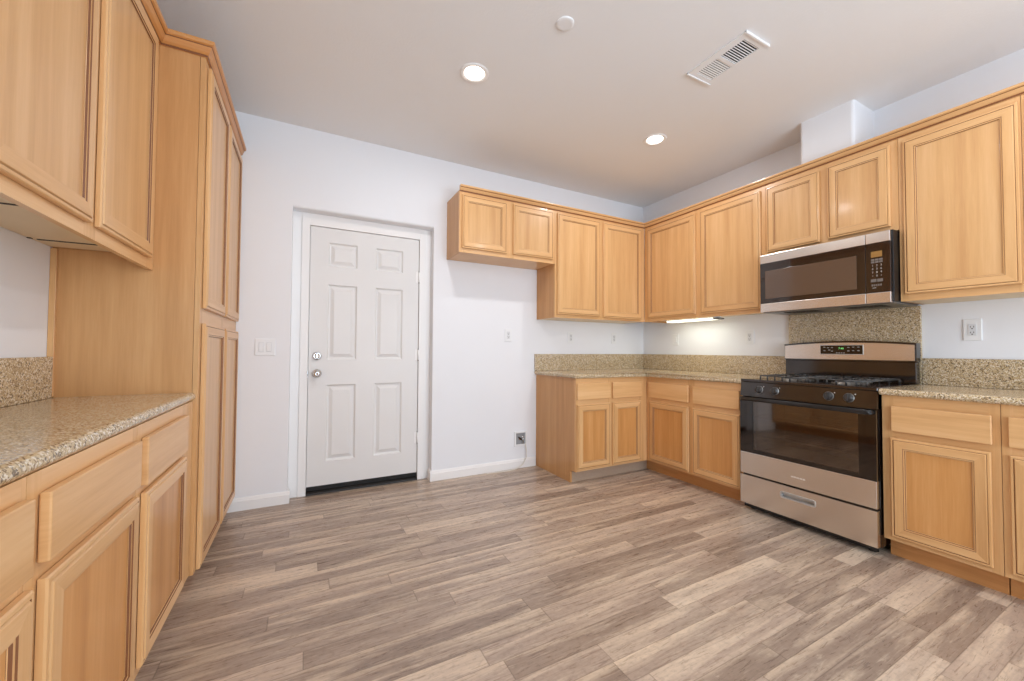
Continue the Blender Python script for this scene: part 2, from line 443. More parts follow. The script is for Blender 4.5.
mb = MB(); mb.lathe((.078, DY, .926), (0, -1, 0), [(0, .033), (.006, .033), (.010, .028), (.012, .013), (.028, .012), (.034, .020), (.042, .0265), (.054, .027), (.062, .022), (.065, .012), (.0645, .0075), (.063, .007), (.063, 0)], CHROME)
mb.build('door_knob', door)
mb = MB(); mb.lathe((.077, DY, 1.061), (0, -1, 0), [(0, .032), (.008, .032), (.014, .027), (.016, .020), (.0145, .0185), (.0145, 0)], CHROME)
mb.box(.072, .082, DY - .026, DY - .014, 1.045, 1.077, CHROME, .002)
mb.build('deadbolt', door)
for z in (1.74, 1.07, .36):
    mb = MB(); mb.cyl((.861, DY - .008, z - .045), (.861, DY - .008, z + .045), .0075, TRIM, seg=14)
    mb.cyl((.861, DY - .008, z + .045), (.861, DY - .008, z + .051), .0055, GREYM, seg=12); mb.cyl((.861, DY - .008, z - .051), (.861, DY - .008, z - .045), .0055, GREYM, seg=12)
    mb.box(.835, .859, DY - .003, DY, z - .045, z + .045, TRIM)
    mb.build('hinge', door)
mb = MB(); mb.box(.010, .0155, 3.3765, 3.382, .906, .946, CHROME, .001); mb.build('strike_plate', door)

# ------------------------------------------------------------------ cabinets
def mapper(side, plane):
    if side == 'back': return lambda u, z, n: (u, plane - n, z)
    if side == 'right': return lambda u, z, n: (plane - n, u, z)
    if side == 'left': return lambda u, z, n: (plane + n, u, z)
def mbox(mb, M, u0, u1, z0, z1, n0, n1, m, bevel=0, seg=2):
    a, b = M(u0, z0, n0), M(u1, z1, n1)
    mb.box(a[0], b[0], a[1], b[1], a[2], b[2], m, bevel, seg)

def cab_door(M, r, parent, pm):
    u0, u1, z0, z1 = r
    mb = MB()
    loops = [(0, .0022, WV), (0, .013, WV), (.003, .0168, WV), (.0105, .0172, WV), (.0125, .0150, GLAZE_SHADE), (.0150, .0195, WV), (.0165, .0200, WV),
             (.0500, .0200, WV), (.0518, .0172, GLAZE_SHADE), (.0572, .0168, WV), (.0590, .0120, GLAZE_SHADE), (.0610, .0110, WV), (.0610, .003, GLAZE_SHADE)]
    prev = None
    for ins, d, m in loops:
        q = [(u0 + ins, z0 + ins, d), (u1 - ins, z0 + ins, d), (u1 - ins, z1 - ins, d), (u0 + ins, z1 - ins, d)]
        if prev:
            for k in range(4):
                mm = (WH if k in (0, 2) else WV) if m is WV else m
                mb.face([M(*prev[k]), M(*prev[(k + 1) % 4]), M(*q[(k + 1) % 4]), M(*q[k])], mm)
        prev = q
    mb.face([M(u0, z0, .0022), M(u1, z0, .0022), M(u1, z1, .0022), M(u0, z1, .0022)], WV)
    d = mb.build('door', parent)
    pb = MB(); i = .0612
    mbox(pb, M, u0 + i, u1 - i, z0 + i, z1 - i, .0035, .0105, pm)
    pb.build('door_panel', d)
    return d

def drawer_front(M, r, parent):
    mb = MB(); mbox(mb, M, r[0], r[1], r[2], r[3], 0.0018, .020, WH, .0035, 3); return mb.build('drawer_front', parent)

def cabinet(side, plane, u0, u1, z0, z1, depth, doors, drawers, label, name='wall_cabinet', cat='cabinet', toe=None, recess=0.0, group=None, ext=None, open_bottom=LAM, toe_mat=WTOE, foot=False, toe_ext=0.0, sides_up=0.0):
    M = mapper(side, plane)
    if group is None and name != 'pantry_cabinet': group = 'maple base cabinets' if toe else 'maple wall cabinets'
    root = thing(name, label, cat, M((u0 + u1) / 2, 0 if toe else z0, -depth / 2), group)
    # carcass : side panels, back, bottom, top
    T = .018; mb = MB(); e0, e1 = ext if ext else (u0, u1)
    n1, n0 = -.0205, -depth
    if foot:
        poly = [(plane - n0, 0.0), (plane - n0, z1), (plane - n1, z1), (plane - n1, z0), (plane + .075, z0), (plane + .075, 0.0)]
        mb.prism(poly, 'x', e0, e0 + T, WVEN_SHADED)
    else: mbox(mb, M, e0, e0 + T, z0 + sides_up, z1, n0, n1, WVEN_SHADED)
    mbox(mb, M, e1 - T, e1, z0 + sides_up, z1, n0, n1, WVEN_SHADED)
    mbox(mb, M, e0 + T, e1 - T, z1 - T, z1, n0, n1, WVEN_SHADED)
    mbox(mb, M, e0 + T, e1 - T, z0 + recess + T, z1 - T, n0, n0 + .012, WVEN_SHADED)
    mb.build('carcass', root)
    mb = MB(); mbox(mb, M, e0 + T, e1 - T, z0 + recess, z0 + recess + T, n0, n1, open_bottom); mb.build('bottom_panel', root)
    # face frame
    rects = list(doors) + list(drawers); ivs = sorted((r[0], r[1]) for r in rects); cols = []
    for a, b in ivs:
        if cols and a < cols[-1][1] - .02: cols[-1] = (min(a, cols[-1][0]), max(b, cols[-1][1]))
        else: cols.append((a, b))
    mb = MB(); lap = .012; cur = u0
    for a, b in cols:
        mbox(mb, M, cur, a + lap, z0, z1, -.019, 0, WV); cur = b - lap
    mbox(mb, M, cur, u1, z0, z1, -.019, 0, WV)
    for a, b in cols:
        zz = sorted((r[2], r[3]) for r in rects if r[0] >= a - 1e-4 and r[1] <= b + 1e-4)
        merged = []
        for p in zz:
            if p not in merged: merged.append(p)
        cz = z0
        for p in merged:
            mbox(mb, M, a + lap, b - lap, cz, p[0] + lap, -.019, 0, WH); cz = p[1] - lap
        mbox(mb, M, a + lap, b - lap, cz, z1, -.019, 0, WH)
    mb.build('face_frame', root)
    for r in doors: cab_door(M, r, root, WPB if toe and cat == 'cabinet' and name == 'base_cabinet' else WP)
    for r in drawers: drawer_front(M, r, root)
    if toe:
        mb = MB(); mbox(mb, M, e0 + (T + .001 if foot else .001), e1 - .001 + toe_ext, 0, z0 - .001, n0, -.0752, toe_mat); mb.build('toe_kick', root)
    return root, M

BF, RF, LF = 2.654, 2.811, -.445            # base face planes
UB, UR, UL = 2.975, 3.121, -.595            # wall cabinet face planes
PF = -.430                                  # pantry face plane
CT = .8795
G = 'base cabinets'
# back base
rb, Mb = cabinet('back', BF, 1.995, 2.8105, .105, CT, YB - BF - .002, [(1.998 + .004, 2.358, .124, .662), (2.384, 2.725, .122, .662)],
        [(2.002, 2.357, .702, .838), (2.384, 2.725, .698, .838)],
        'maple base cabinet with two small drawers, bare side panel facing the white door', 'base_cabinet', toe=True, toe_mat=GREYTOE, foot=True, toe_ext=.076)
cabinet('right', RF, 1.748, 2.6535, .105, CT, XR - RF - .002, [(2.198, 2.618, .122, .656), (1.766, 2.160, .122, .652)],
        [(2.197, 2.618, .690, .832), (1.765, 2.155, .688, .826)],
        'maple base cabinet in the corner left of the gas range, two drawers over two doors', 'base_cabinet', toe=True, toe_ext=.0765)
cabinet('right', RF, .556, .972, .105, CT, XR - RF - .002, [(.585, .936, .130, .655)], [(.580, .930, .691, .824)],
        'maple base cabinet just right of the gas range, one wide drawer over one door', 'base_cabinet', toe=True)
cabinet('right', RF, .085, .554, .105, CT, XR - RF - .002, [(.115, .530, .130, .655)], [(.115, .531, .691, .826)],
        'maple base cabinet at the right edge, second one right of the range', 'base_cabinet', toe=True)
# left base run
dl = -LF
ld = LF - XL - .002
cabinet('left', LF, 1.575, 2.233, .105, CT, ld, [(1.612, 2.075, .136, .666)], [(1.606, 2.075, .690, .838)],
        'left maple base cabinet next to the tall pantry, small drawer over one door', 'base_cabinet', toe=True)
cabinet('left', LF, 1.047, 1.573, .105, CT, ld, [(1.084, 1.552, .136, .674)], [(1.080, 1.552, .705, .838)],
        'left maple base cabinet in the middle of the near granite counter', 'base_cabinet', toe=True)
cabinet('left', LF, .45, 1.045, .105, CT, ld, [(.49, 1.043, .136, .674)], [(.49, 1.030, .702, .842)],
        'nearest left maple base cabinet, cut off by the left edge of the photo', 'base_cabinet', toe=True)
# wall cabinets
ZT = 2.405
ub = YB - UB - .002
cabinet('back', UB, 1.076, 1.996, 1.902, ZT, ub, [(1.097, 1.502, 1.936, 2.370), (1.563, 1.974, 1.938, 2.372)], [],
        'short maple wall cabinet over the empty refrigerator space', open_bottom=WH)
cabinet('back', UB, 1.998, 3.119, 1.415, ZT, ub, [(2.020, 2.521, 1.446, 2.371), (2.558, 3.068, 1.438, 2.371)], [],
        'tall two-door maple wall cabinet on the back wall, in the corner')
ur = XR - UR - .002
cabinet('right', UR, 1.750, 2.972, 1.415, ZT, ur, [(2.361, 2.925, 1.446, 2.365), (1.785, 2.313, 1.446, 2.365)], [],
        'tall two-door maple wall cabinet on the right wall, left of the microwave', recess=.02)
cabinet('right', UR, .986, 1.748, 1.846, ZT, ur, [(1.389, 1.737, 1.868, 2.366), (1.020, 1.342, 1.874, 2.367)], [],
        'short two-door maple wall cabinet directly over the microwave')
cabinet('right', UR, .529, .984, 1.415, ZT, ur, [(.536, .962, 1.456, 2.362)], [],
        'single-door maple wall cabinet right of the microwave')
cabinet('right', UR, .085, .527, 1.415, ZT, ur, [(.105, .505, 1.456, 2.362)], [],
        'maple wall cabinet cut off by the right edge of the photo')
rl, Ml = cabinet('left', UL, 1.150, 2.233, 1.452, 2.468, UL - XL - .002, [(1.180, 1.642, 1.492, 2.434), (1.690, 2.165, 1.494, 2.434)], [],
        'two-door maple wall cabinet hung over the left granite counter', recess=.062, sides_up=.062)
for a in ((-.884, -.722, 1.609, 1.618), (-.884, -.722, 2.085, 2.095), (-.903, -.892, 2.070, 2.082)):
    mb = MB(); mb.box(a[0], a[1], a[2], a[3], 1.5115, 1.5145, SLOT); mb.build('panel_slot', rl)
# tall pantry
pr, Mp = cabinet('left', PF, 2.236, 3.283, .100, 2.468, PF - XL - .002,
        [(2.276, 2.757, 1.300, 2.434), (2.796, 3.272, 1.300, 2.434), (2.276, 2.757, .104, 1.230), (2.796, 3.272, .104, 1.230)], [],
        'tall four-door maple pantry cabinet between the left counter and the back wall', 'pantry_cabinet', 'pantry', toe=True)
mb = MB(); mb.box(XL + .001, XL + .02, 2.222, 2.2355, .92, 1.51, WV, .001); mb.build('scribe_strip', pr)

# ------------------------------------------------------------------ crown mouldings
def sweep(path, prof, m, name, side=1, groove=None):
    """path: list of (x,y); prof: list of (out, z); out is measured to the right of travel * side"""
    mb = MB(); n = len(path); P = [Vector((p[0], p[1])) for p in path]; dirs = [(P[i + 1] - P[i]).normalized() for i in range(n - 1)]
    rings = []
    for i in range(n):
        nrm = lambda d: Vector((d.y, -d.x)) * side
        if i == 0: off = nrm(dirs[0]); k = 1
        elif i == n - 1: off = nrm(dirs[-1]); k = 1
        else:
            a, b = nrm(dirs[i - 1]), nrm(dirs[i]); off = (a + b); off = off / max(1e-6, (1 + a.dot(b)))
        rings.append([(P[i].x + off.x * o, P[i].y + off.y * o, z) for o, z in prof])
    L = len(prof)
    for i in range(n - 1):
        for j in range(L):
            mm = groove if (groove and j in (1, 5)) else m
            mb.face([rings[i][j], rings[i][(j + 1) % L], rings[i + 1][(j + 1) % L], rings[i + 1][j]], mm)
    mb.face(rings[0], m); mb.face(rings[-1], m)
    bmesh.ops.remove_doubles(mb.bm, verts=mb.bm.verts, dist=1e-5)
    return mb.build(name)
def crown_prof(z, h): return [(.0005, z), (.005, z), (.007, z + .008), (.011, z + .010), (.016, z + .016), (.024, z + h * .62), (.026, z + h * .68), (.033, z + h * .74), (.036, z + h * .86), (.036, z + h), (.0005, z + h)]
tag(sweep([(1.076, UB - .001), (UR - .001, UB - .001), (UR - .001, .085)], crown_prof(2.394, .046), WH, 'crown_molding', 1, GLAZE_SHADE),
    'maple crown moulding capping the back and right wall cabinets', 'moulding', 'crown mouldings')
tag(sweep([(UL + .001, 1.150), (UL + .001, 2.2345), (PF + .001, 2.2345), (PF + .001, 3.283)], crown_prof(2.455, .062), CROWNW, 'crown_molding', 1, GLAZE_SHADE),
    'dark stained maple crown moulding stepping round the pantry and left wall cabinet', 'moulding', 'crown mouldings')

# ------------------------------------------------------------------ worktops and splashbacks
def counter(poly, edge_test, name, label, z0=.880, z1=.915):
    mb = MB(); mb.prism(poly, 'z', z0, z1, GRANITE)
    mb.bevel_where(lambda a, b: abs(a.z - b.z) < 1e-5 and edge_test(a, b), .0165, 5)
    o = mb.build(name); tag(o, label, 'countertop', 'granite countertops'); return o
CXR, CYB, CXL = 2.783, 2.637, -.437
on = lambda ax, v: (lambda a, b: abs(getattr(a, ax) - v) < 1e-4 and abs(getattr(b, ax) - v) < 1e-4)
e1, e2 = on('x', CXR), on('y', CYB)
el = on('x', 1.972)
counter([(1.972, CYB), (CXR, CYB), (CXR, 1.7475), (XR - .001, 1.7475), (XR - .001, YB - .001), (1.972, YB - .001)], lambda a, b: e1(a, b) or e2(a, b) or el(a, b), 'countertop',
        'L-shaped granite countertop in the far corner')
counter([(CXR, .075), (XR - .001, .075), (XR - .001, .975), (CXR, .975)], lambda a, b: e1(a, b) or on('y', .975)(a, b) and False, 'countertop', 'granite countertop right of the gas range')
ell = on('x', CXL)
counter([(XL + .001, .44), (CXL, .44), (CXL, 2.233), (XL + .001, 2.233)], ell, 'countertop', 'granite countertop along the left wall, ending at the pantry')
def splash(label, *a):
    mb = MB(); mb.box(*a, GRANITE, .002, 2); return tag(mb.build('backsplash'), label, 'backsplash', 'granite backsplashes')
splash('granite backsplash strip on the back wall below two outlets', 1.973, XR - .0225, YB - .021, YB - .001, .9155, 1.078)
splash('granite backsplash strip on the right wall between corner and range', XR - .021, XR - .001, 1.7475, YB - .001, .9155, 1.078)
splash('granite backsplash strip on the right wall right of the range', XR - .021, XR - .001, .075, .983, .9155, 1.078)
splash('tall granite splash panel between the range and the microwave', XR - .021, XR - .001, .985, 1.7465, .90, 1.408)
splash('granite backsplash strip on the left wall beside the pantry', XL + .001, XL + .021, .44, 2.220, .9155, 1.078)

# ------------------------------------------------------------------ gas range
def text_mesh(body, size, m, parent, name, origin, ux, uy, extrude=.0006, align='CENTER', spacing=1.0):
    cu = bpy.data.curves.new('lettering', 'FONT'); cu.body = body; cu.size = size; cu.extrude = extrude; cu.align_x = align; cu.align_y = 'CENTER'; cu.space_character = spacing
    to = bpy.data.objects.new('lettering', cu); COL.objects.link(to)
    bpy.context.view_layer.update()
    dg = bpy.context.evaluated_depsgraph_get()
    me = bpy.data.meshes.new_from_object(to.evaluated_get(dg)); bpy.data.objects.remove(to, do_unlink=True); bpy.data.curves.remove(cu)
    ux, uy = Vector(ux), Vector(uy); uz = ux.cross(uy)
    base = Vector((0, 0, 0)); p = parent
    while p is not None: base += p.location; p = p.parent
    for v in me.vertices: v.co = Vector(origin) - base + ux * v.co.x + uy * v.co.y + uz * v.co.z
    me.materials.clear(); me.materials.append(m); me.name = name
    o = bpy.data.objects.new(name, me); COL.objects.link(o); o.parent = parent
    return o
RY0, RY1 = .981, 1.743
RW = thing('gas_range', 'freestanding black and stainless gas range between the granite counters', 'stove', (3.08, 1.362, 0))
fx = 2.762                                    # face of door and drawer
mb = MB()                                     # hollow black body
mb.box(2.800, 3.395, RY0, RY0 + .02, .045, .897, BLACKE); mb.box(2.800, 3.395, RY1 - .02, RY1, .045, .897, BLACKE)
mb.box(3.37, 3.395, RY0 + .02, RY1 - .02, .045, .897, BLACKE); mb.box(2.800, 3.37, RY0 + .02, RY1 - .02, .045, .09, BLACKE)
mb.box(2.800, 2.83, RY0 + .02, RY1 - .02, .800, .897, BLACKE); mb.box(2.800, 2.83, RY0 + .02, RY1 - .02, .09, .40, BLACKE)
mb.build('body', RW)
mb = MB(); c0, c1 = RY0 + .05, RY1 - .05      # oven cavity walls
mb.box(2.832, 3.25, c0 - .01, c0, .40, .79, CAVITY); mb.box(2.832, 3.25, c1, c1 + .01, .40, .79, CAVITY)
mb.box(3.24, 3.25, c0, c1, .40, .79, CAVITY); mb.box(2.832, 3.24, c0, c1, .39, .40, CAVITY); mb.box(2.832, 3.24, c0, c1, .79, .797, CAVITY)
mb.build('oven_cavity', RW)
for z in (.52, .65):
    mb = MB()
    for x in (2.85, 3.23): mb.cyl((x, c0 + .004, z), (x, c1 - .004, z), .0045, RACK, seg=8)
    for k in range(22):
        y = c0 + .02 + k * (c1 - c0 - .04) / 21; mb.cyl((2.85, y, z + .004), (3.23, y, z + .004), .0022, RACK, seg=6)
    mb.build('oven_rack', RW)
# control panel (sloped)
mb = MB(); mb.prism([(2.772, .800), (2.83, .800), (2.83, .897), (2.786, .897)], 'y', RY0, RY1, BLACKE)
cp = None
for f in mb.bm.faces: pass
cp = mb.build('control_panel', RW)
for y in (1.614, 1.512, 1.207, 1.108):
    mb = MB(); ax = Vector((-1, 0, .15)).normalized(); o = Vector((2.7795, y, .850))
    mb.lathe(o, ax, [(-.002, .0265), (.004, .0265), (.006, .0235), (.020, .0205), (.0225, .018), (.0225, 0)], [SILVER, GREYM, KNOB, KNOB, KNOB], 24)
    k = mb.build('knob', RW)
    mb = MB(); mb.box(-.005, .005, -.0195, .0195, .0215, .030, KNOB, .002)
    q = ax.to_track_quat('Z', 'Y')
    for v in mb.bm.verts: v.co = o + q @ Vector((v.co.y, v.co.x, v.co.z)) if False else o + q @ v.co
    mb.build('knob_grip', k)
    text_mesh('\u2022', .02, WHITEP, RW, 'knob_mark', (2.7745 + .0055, y - .030, .872), (0, -1, 0), (.15, 0, 1), .0005)
# cooktop
mb = MB(); mb.box(2.781, 3.335, RY0 - .002, RY1 + .002, .898, .919, BLACKE, .006, 3); mb.build('cooktop', RW)
for (bx, by, r) in ((2.982, 1.515, .045), (2.982, 1.206, .052), (3.202, 1.515, .040), (3.202, 1.206, .036)):
    mb = MB(); mb.lathe((bx, by, .919), (0, 0, 1), [(0, r + .018), (.003, r + .016), (.004, r), (.009, r), (.010, r - .008)], [GREYM, GREYM, GREYM, GREYM], 28)
    mb.lathe((bx, by, .928), (0, 0, 1), [(0, r - .004), (.007, r - .004), (.009, r - .010), (.009, 0)], IRON, 28)
    mb.build('burner', RW)
for (ya, yb) in ((RY0 + .078, 1.354), (1.370, RY1 - .085)):
    mb = MB(); zt = .943; r = .0055; xa, xb = 2.872, 3.312
    def bar(p, q, rr=r): mb.tube([p, q], rr, IRON, 6)
    for y in (ya, yb): bar((xa, y, zt), (xb, y, zt))
    for x in (xa, (xa + xb) / 2, xb): bar((x, ya, zt), (x, yb, zt))
    n = 7
    for k in range(n):
        y = ya + (yb - ya) * k / (n - 1)
        if 0 < k < n - 1:
            g = .055 if k in (2, 4) else (.09 if k == 3 else .02)
            for bx in (2.982, 3.202):
                bar((bx - .110, y, zt), (bx - g, y, zt), .0046); bar((bx + g, y, zt), (bx + .110, y, zt), .0046)
        for x in (xa, xb): mb.cyl((x, y, .9185), (x, y, zt), .0052, IRON, seg=8)
    mb.build('grate', RW)
# oven door
DZ0, DZ1, GZ = .258, .794, .408
od = bpy.data.objects.new('oven_door', None)
wy0, wy1, wz0, wz1 = 1.062, 1.652, .432, .775
mb = MB()
mb.box(fx + .004, fx + .036, RY0 + .002, wy0, GZ, DZ1, BGLASS); mb.box(fx + .004, fx + .036, wy1, RY1 - .002, GZ, DZ1, BGLASS)
mb.box(fx + .004, fx + .036, wy0, wy1, GZ, wz0, BGLASS); mb.box(fx + .004, fx + .036, wy0, wy1, wz1, DZ1, BGLASS)
od = mb.build('oven_door', RW)
mb = MB(); mb.box(fx, fx + .036, RY0 + .002, RY1 - .002, DZ0, GZ - .0005, STEEL, .003, 2); mb.build('door_steel_band', od)
mb = MB(); mb.box(fx + .006, fx + .010, wy0, wy1, wz0, wz1, OVENWIN); mb.build('window_glass', od)
mb = MB()
zc = .783; hx = 2.736
mb.tube([(fx + .006, RY0 + .022, zc), (hx + .008, RY0 + .023, zc), (hx, RY0 + .032, zc), (hx, RY1 - .036, zc), (hx + .008, RY1 - .027, zc), (fx + .006, RY1 - .026, zc)], .0135, BLACKP, 12)
mb.build('door_handle', od)
text_mesh('AMANA', .0165, WHITEP, od, 'lettering', (fx - .0004, 1.370, .3165), (0, -1, 0), (0, 0, 1), .0004, spacing=1.6)
# storage drawer with recessed pull
sy0, sy1, sz0, sz1 = 1.276, 1.474, .168, .203
mb = MB(); D0, D1 = .050, .246
mb.box(fx, fx + .03, RY0 + .002, sy0, D0, D1, STEEL, .003); mb.box(fx, fx + .03, sy1, RY1 - .002, D0, D1, STEEL, .003)
mb.bm.free(); mb = MB()
ys, zs = [RY0 + .002, sy0, sy1, RY1 - .002], [D0, sz0, sz1, D1]
for i in range(3):
    for j in range(3):
        if i == 1 and j == 1: continue
        mb.face([(fx, ys[i], zs[j]), (fx, ys[i + 1], zs[j]), (fx, ys[i + 1], zs[j + 1]), (fx, ys[i], zs[j + 1])], STEEL)
bmesh.ops.remove_doubles(mb.bm, verts=mb.bm.verts, dist=1e-6)
b4 = [(ys[0], zs[0]), (ys[3], zs[0]), (ys[3], zs[3]), (ys[0], zs[3])]
for k in range(4):
    a, b = b4[k], b4[(k + 1) % 4]; mb.face([(fx, a[0], a[1]), (fx, b[0], b[1]), (fx + .036, b[0], b[1]), (fx + .036, a[0], a[1])], STEEL)
b5 = [(sy0, sz0), (sy1, sz0), (sy1, sz1), (sy0, sz1)]
sd = mb.build('storage_drawer', RW)
def stadium(y0, y1, z0, z1, r, n=6):
    out = []
    for (cy, cz, a0) in ((y1 - r, z1 - r, 0), (y0 + r, z1 - r, 90), (y0 + r, z0 + r, 180), (y1 - r, z0 + r, 270)):
        for k in range(n + 1):
            a = math.radians(a0 + 90 * k / n); out.append((cy + r * math.cos(a), cz + r * math.sin(a)))
    return out
mb = MB()
lo = [(stadium(sy0 - .004, sy1 + .004, sz0 - .004, sz1 + .004, .014), fx + .0005), (stadium(sy0 - .003, sy1 + .003, sz0 - .003, sz1 + .003, .0135), fx - .003),
      (stadium(sy0 + .005, sy1 - .005, sz0 + .005, sz1 - .005, .009), fx - .002), (stadium(sy0 + .006, sy1 - .006, sz0 + .009, sz1 - .006, .008), fx + .022)]
for a in range(3):
    A, B = lo[a], lo[a + 1]; n = len(A[0])
    for k in range(n):
        mb.face([(A[1], *A[0][k]), (A[1], *A[0][(k + 1) % n]), (B[1], *B[0][(k + 1) % n]), (B[1], *B[0][k])], SILVER)
mb.face([(lo[3][1], *p) for p in lo[3][0]], SILVER)
mb.build('drawer_pull', sd)
for y in (RY0 + .05, RY1 - .05):
    for x in (2.84, 3.34):
        mb = MB(); mb.cyl((x, y, 0), (x, y, .012), .018, BLACKP, seg=14); mb.cyl((x, y, .012), (x, y, .046), .009, BLACKP, seg=10); mb.build('foot', RW)
mb = MB(); mb.box(2.795, 2.80, RY0 + .01, RY1 - .01, .018, .048, BLACKP); mb.build('kick_panel', RW)
# backguard with arched top
bx0, bx1 = 3.335, 3.395
mb = MB(); mb.box(bx0 + .006, bx1, RY0 + .008, RY1 - .008, .9195, 1.052, BLACKE, .003); mb.build('backguard_riser', RW)
def arch(z_end, z_mid, z0, ins=0):
    N = 24; top = []
    for k in range(N + 1):
        t = k / N; y = RY0 + .004 + ins + (RY1 - RY0 - .008 - 2 * ins) * t; top.append((y, z_end + (z_mid - z_end) * (1 - (2 * t - 1) ** 2)))
    return [(RY0 + .004 + ins, z0)] + top + [(RY1 - .004 - ins, z0)]
mb = MB(); mb.prism([(p[0], p[1]) for p in arch(1.172, 1.192, 1.052)], 'x', bx0 + .002, bx1, BLACKE); bg = mb.build('backguard', RW)
mb = MB(); mb.prism(arch(1.160, 1.179, 1.062, .006), 'x', bx0 - .006, bx0 + .002, STEEL); mb.build('steel_fascia', bg)
dpy0, dpy1, dpz0, dpz1 = 1.246, 1.490, 1.100, 1.160
mb = MB(); mb.box(bx0 - .0085, bx0 - .006, dpy0 - .004, dpy1 + .004, dpz0 - .004, dpz1 + .004, SILVER, .001); mb.box(bx0 - .0095, bx0 - .008, dpy0, dpy1, dpz0, dpz1, BGLASS); mb.build('display', bg)
text_mesh('7:46', .018, GREENLED, bg, 'clock_digits', (bx0 - .0098, 1.366, 1.139), (0, -1, 0), (0, 0, 1), .0003)
mb = MB()
for (y, z) in ((1.466, 1.148), (1.466, 1.123), (1.444, 1.144), (1.436, 1.128), (1.420, 1.145), (1.420, 1.120), (1.324, 1.146), (1.324, 1.122), (1.297, 1.148), (1.297, 1.124), (1.268, 1.148), (1.268, 1.124)):
    mb.box(bx0 - .0100, bx0 - .0094, y - .006, y + .006, z - .0025, z + .0025, LEGEND)
for k in range(4): mb.box(bx0 - .0100, bx0 - .0094, 1.345 + k * .014, 1.354 + k * .014, 1.105, 1.110, LEGEND)
mb.build('legend', bg)

# ------------------------------------------------------------------ microwave
MY0, MY1, MZ0, MZ1 = .990, 1.745, 1.408, 1.840
MWR = thing('microwave', 'stainless over-the-range microwave mounted under the short wall cabinet', 'microwave', (3.22, 1.367, MZ0))
mx = 3.030
mb = MB(); mb.box(mx + .022, XR - .024, MY0, MY1, MZ0 + .006, MZ1, BLACKP, .003); mb.build('body', MWR)
mb = MB(); mb.box(mx + .03, XR - .03, MY0 + .004, MY1 - .004, MZ0 - .004, MZ0 + .006, GREYM, .002)
for k in range(2):
    yy = MY0 + .08 + k * .36
    for j in range(12): mb.box(3.12 + j * .012, 3.126 + j * .012, yy, yy + .2, MZ0 - .006, MZ0 - .0035, BLACKP)
mb.build('bottom_grille', MWR)
SPL = 1.114
for (n, y0, y1) in (('door', SPL + .001, MY1), ('control_panel', MY0 + .008, SPL - .001)):
    g = MB(); g.box(mx + .003, mx + .022, y0, y1, 1.4725, 1.7715, MWGLASS, .0015)
    d = g.build(n, MWR)
    s = MB(); s.box(mx, mx + .022, y0, y1, 1.772, 1.836, STEEL, .003); s.build('steel_band', d)
    s = MB(); s.box(mx, mx + .022, y0, y1, 1.408, 1.472, STEEL, .003); s.build('steel_band', d)
    if n == 'door':
        w = MB(); w.box(mx + .0018, mx + .0032, 1.160, 1.710, 1.506, 1.714, MWWIN, .0005); w.build('window', d)
    else:
        w = MB(); w.box(mx + .0015, mx + .0032, 1.036, 1.088, 1.687, 1.722, DISPLAY); w.build('display', d)
        for r in range(2):
            for c in range(3):
                w = MB(); w.box(mx + .0015, mx + .0032, 1.034 + c * .019, 1.050 + c * .019, 1.652 + r * .014, 1.663 + r * .014, BUTTON); w.build('button', d)
        for c in range(2):
            w = MB(); w.box(mx + .0015, mx + .0032, 1.034 + c * .030, 1.060 + c * .030, 1.537, 1.555, BUTTON); w.build('button', d)
        for r, row in enumerate(('123', '456', '789', '\u20220\u2022')):
            for c, ch in enumerate(row):
                text_mesh(ch, .0155, LEGEND, d, 'key_number', (mx + .0026, 1.081 - c * .020, 1.637 - r * .021), (0, -1, 0), (0, 0, 1), .0004)
        w = MB()
        for k in range(5): w.box(mx + .0020, mx + .0032, 1.040 + k * .010, 1.047 + k * .010, 1.512, 1.524, BUTTON)
        w.box(mx + .0020, mx + .0032, 1.066, 1.083, 1.500, 1.503, LEGEND)
        w.build('legend', d)

# ------------------------------------------------------------------ wall plates
def plate(side, u, z, w, h, kind, name, label, cat):
    M = mapper(side, {'back': YB, 'right': XR, 'left': XL}[side] - (0 if side != 'left' else 0))
    t = thing(name, label, cat, M(u, z - h / 2, 0), 'wall outlets' if cat == 'outlet' else 'light switches')
    mb = MB(); mbox(mb, M, u - w / 2, u + w / 2, z - h / 2, z + h / 2, 0.0005, .007, PLATE, .003, 3); mb.build('cover_plate', t)
    def rocker(uc):
        mb = MB(); a = .0165; mbox(mb, M, uc - a, uc + a, z - .034, z + .034, .0065, .0082, PLATE2, .001)
        mbox(mb, M, uc - a + .003, uc + a - .003, z - .030, z + .030, .008, .0105, PLATE, .002); mb.build('rocker', t)
    def recept(uc):
        mb = MB(); a = .0168; mbox(mb, M, uc - a, uc + a, z - .034, z + .034, .0065, .0095, PLATE2, .002); r = mb.build('receptacle', t)
        mb = MB()
        for s in (-1, 1):
            zc = z + s * .0165
            mbox(mb, M, uc - .0075, uc - .0048, zc - .003, zc + .006, .0092, .0100, SLOT); mbox(mb, M, uc + .0048, uc + .0075, zc - .003, zc + .005, .0092, .0100, SLOT)
            mbox(mb, M, uc - .003, uc + .003, zc - .012, zc - .0065, .0092, .0100, SLOT)
        mb.build('slots', r)
    if kind == 'r2': rocker(u - .023); rocker(u + .023)
    elif kind == 'r1': rocker(u)
    else: recept(u)
    return t
plate('back', -.256, 1.126, .124, .118, 'r2', 'light_switch', 'double rocker light switch left of the white door', 'light switch')
plate('back', 1.685, 1.256, .072, .118, 'o', 'wall_outlet', 'white outlet on the bare back wall above the refrigerator space', 'outlet')
plate('back', 2.405, 1.247, .072, .118, 'o', 'wall_outlet', 'white outlet left of two above the back wall backsplash', 'outlet')
plate('back', 2.985, 1.250, .072, .118, 'o', 'wall_outlet', 'white outlet above the back wall backsplash nearest the corner', 'outlet')
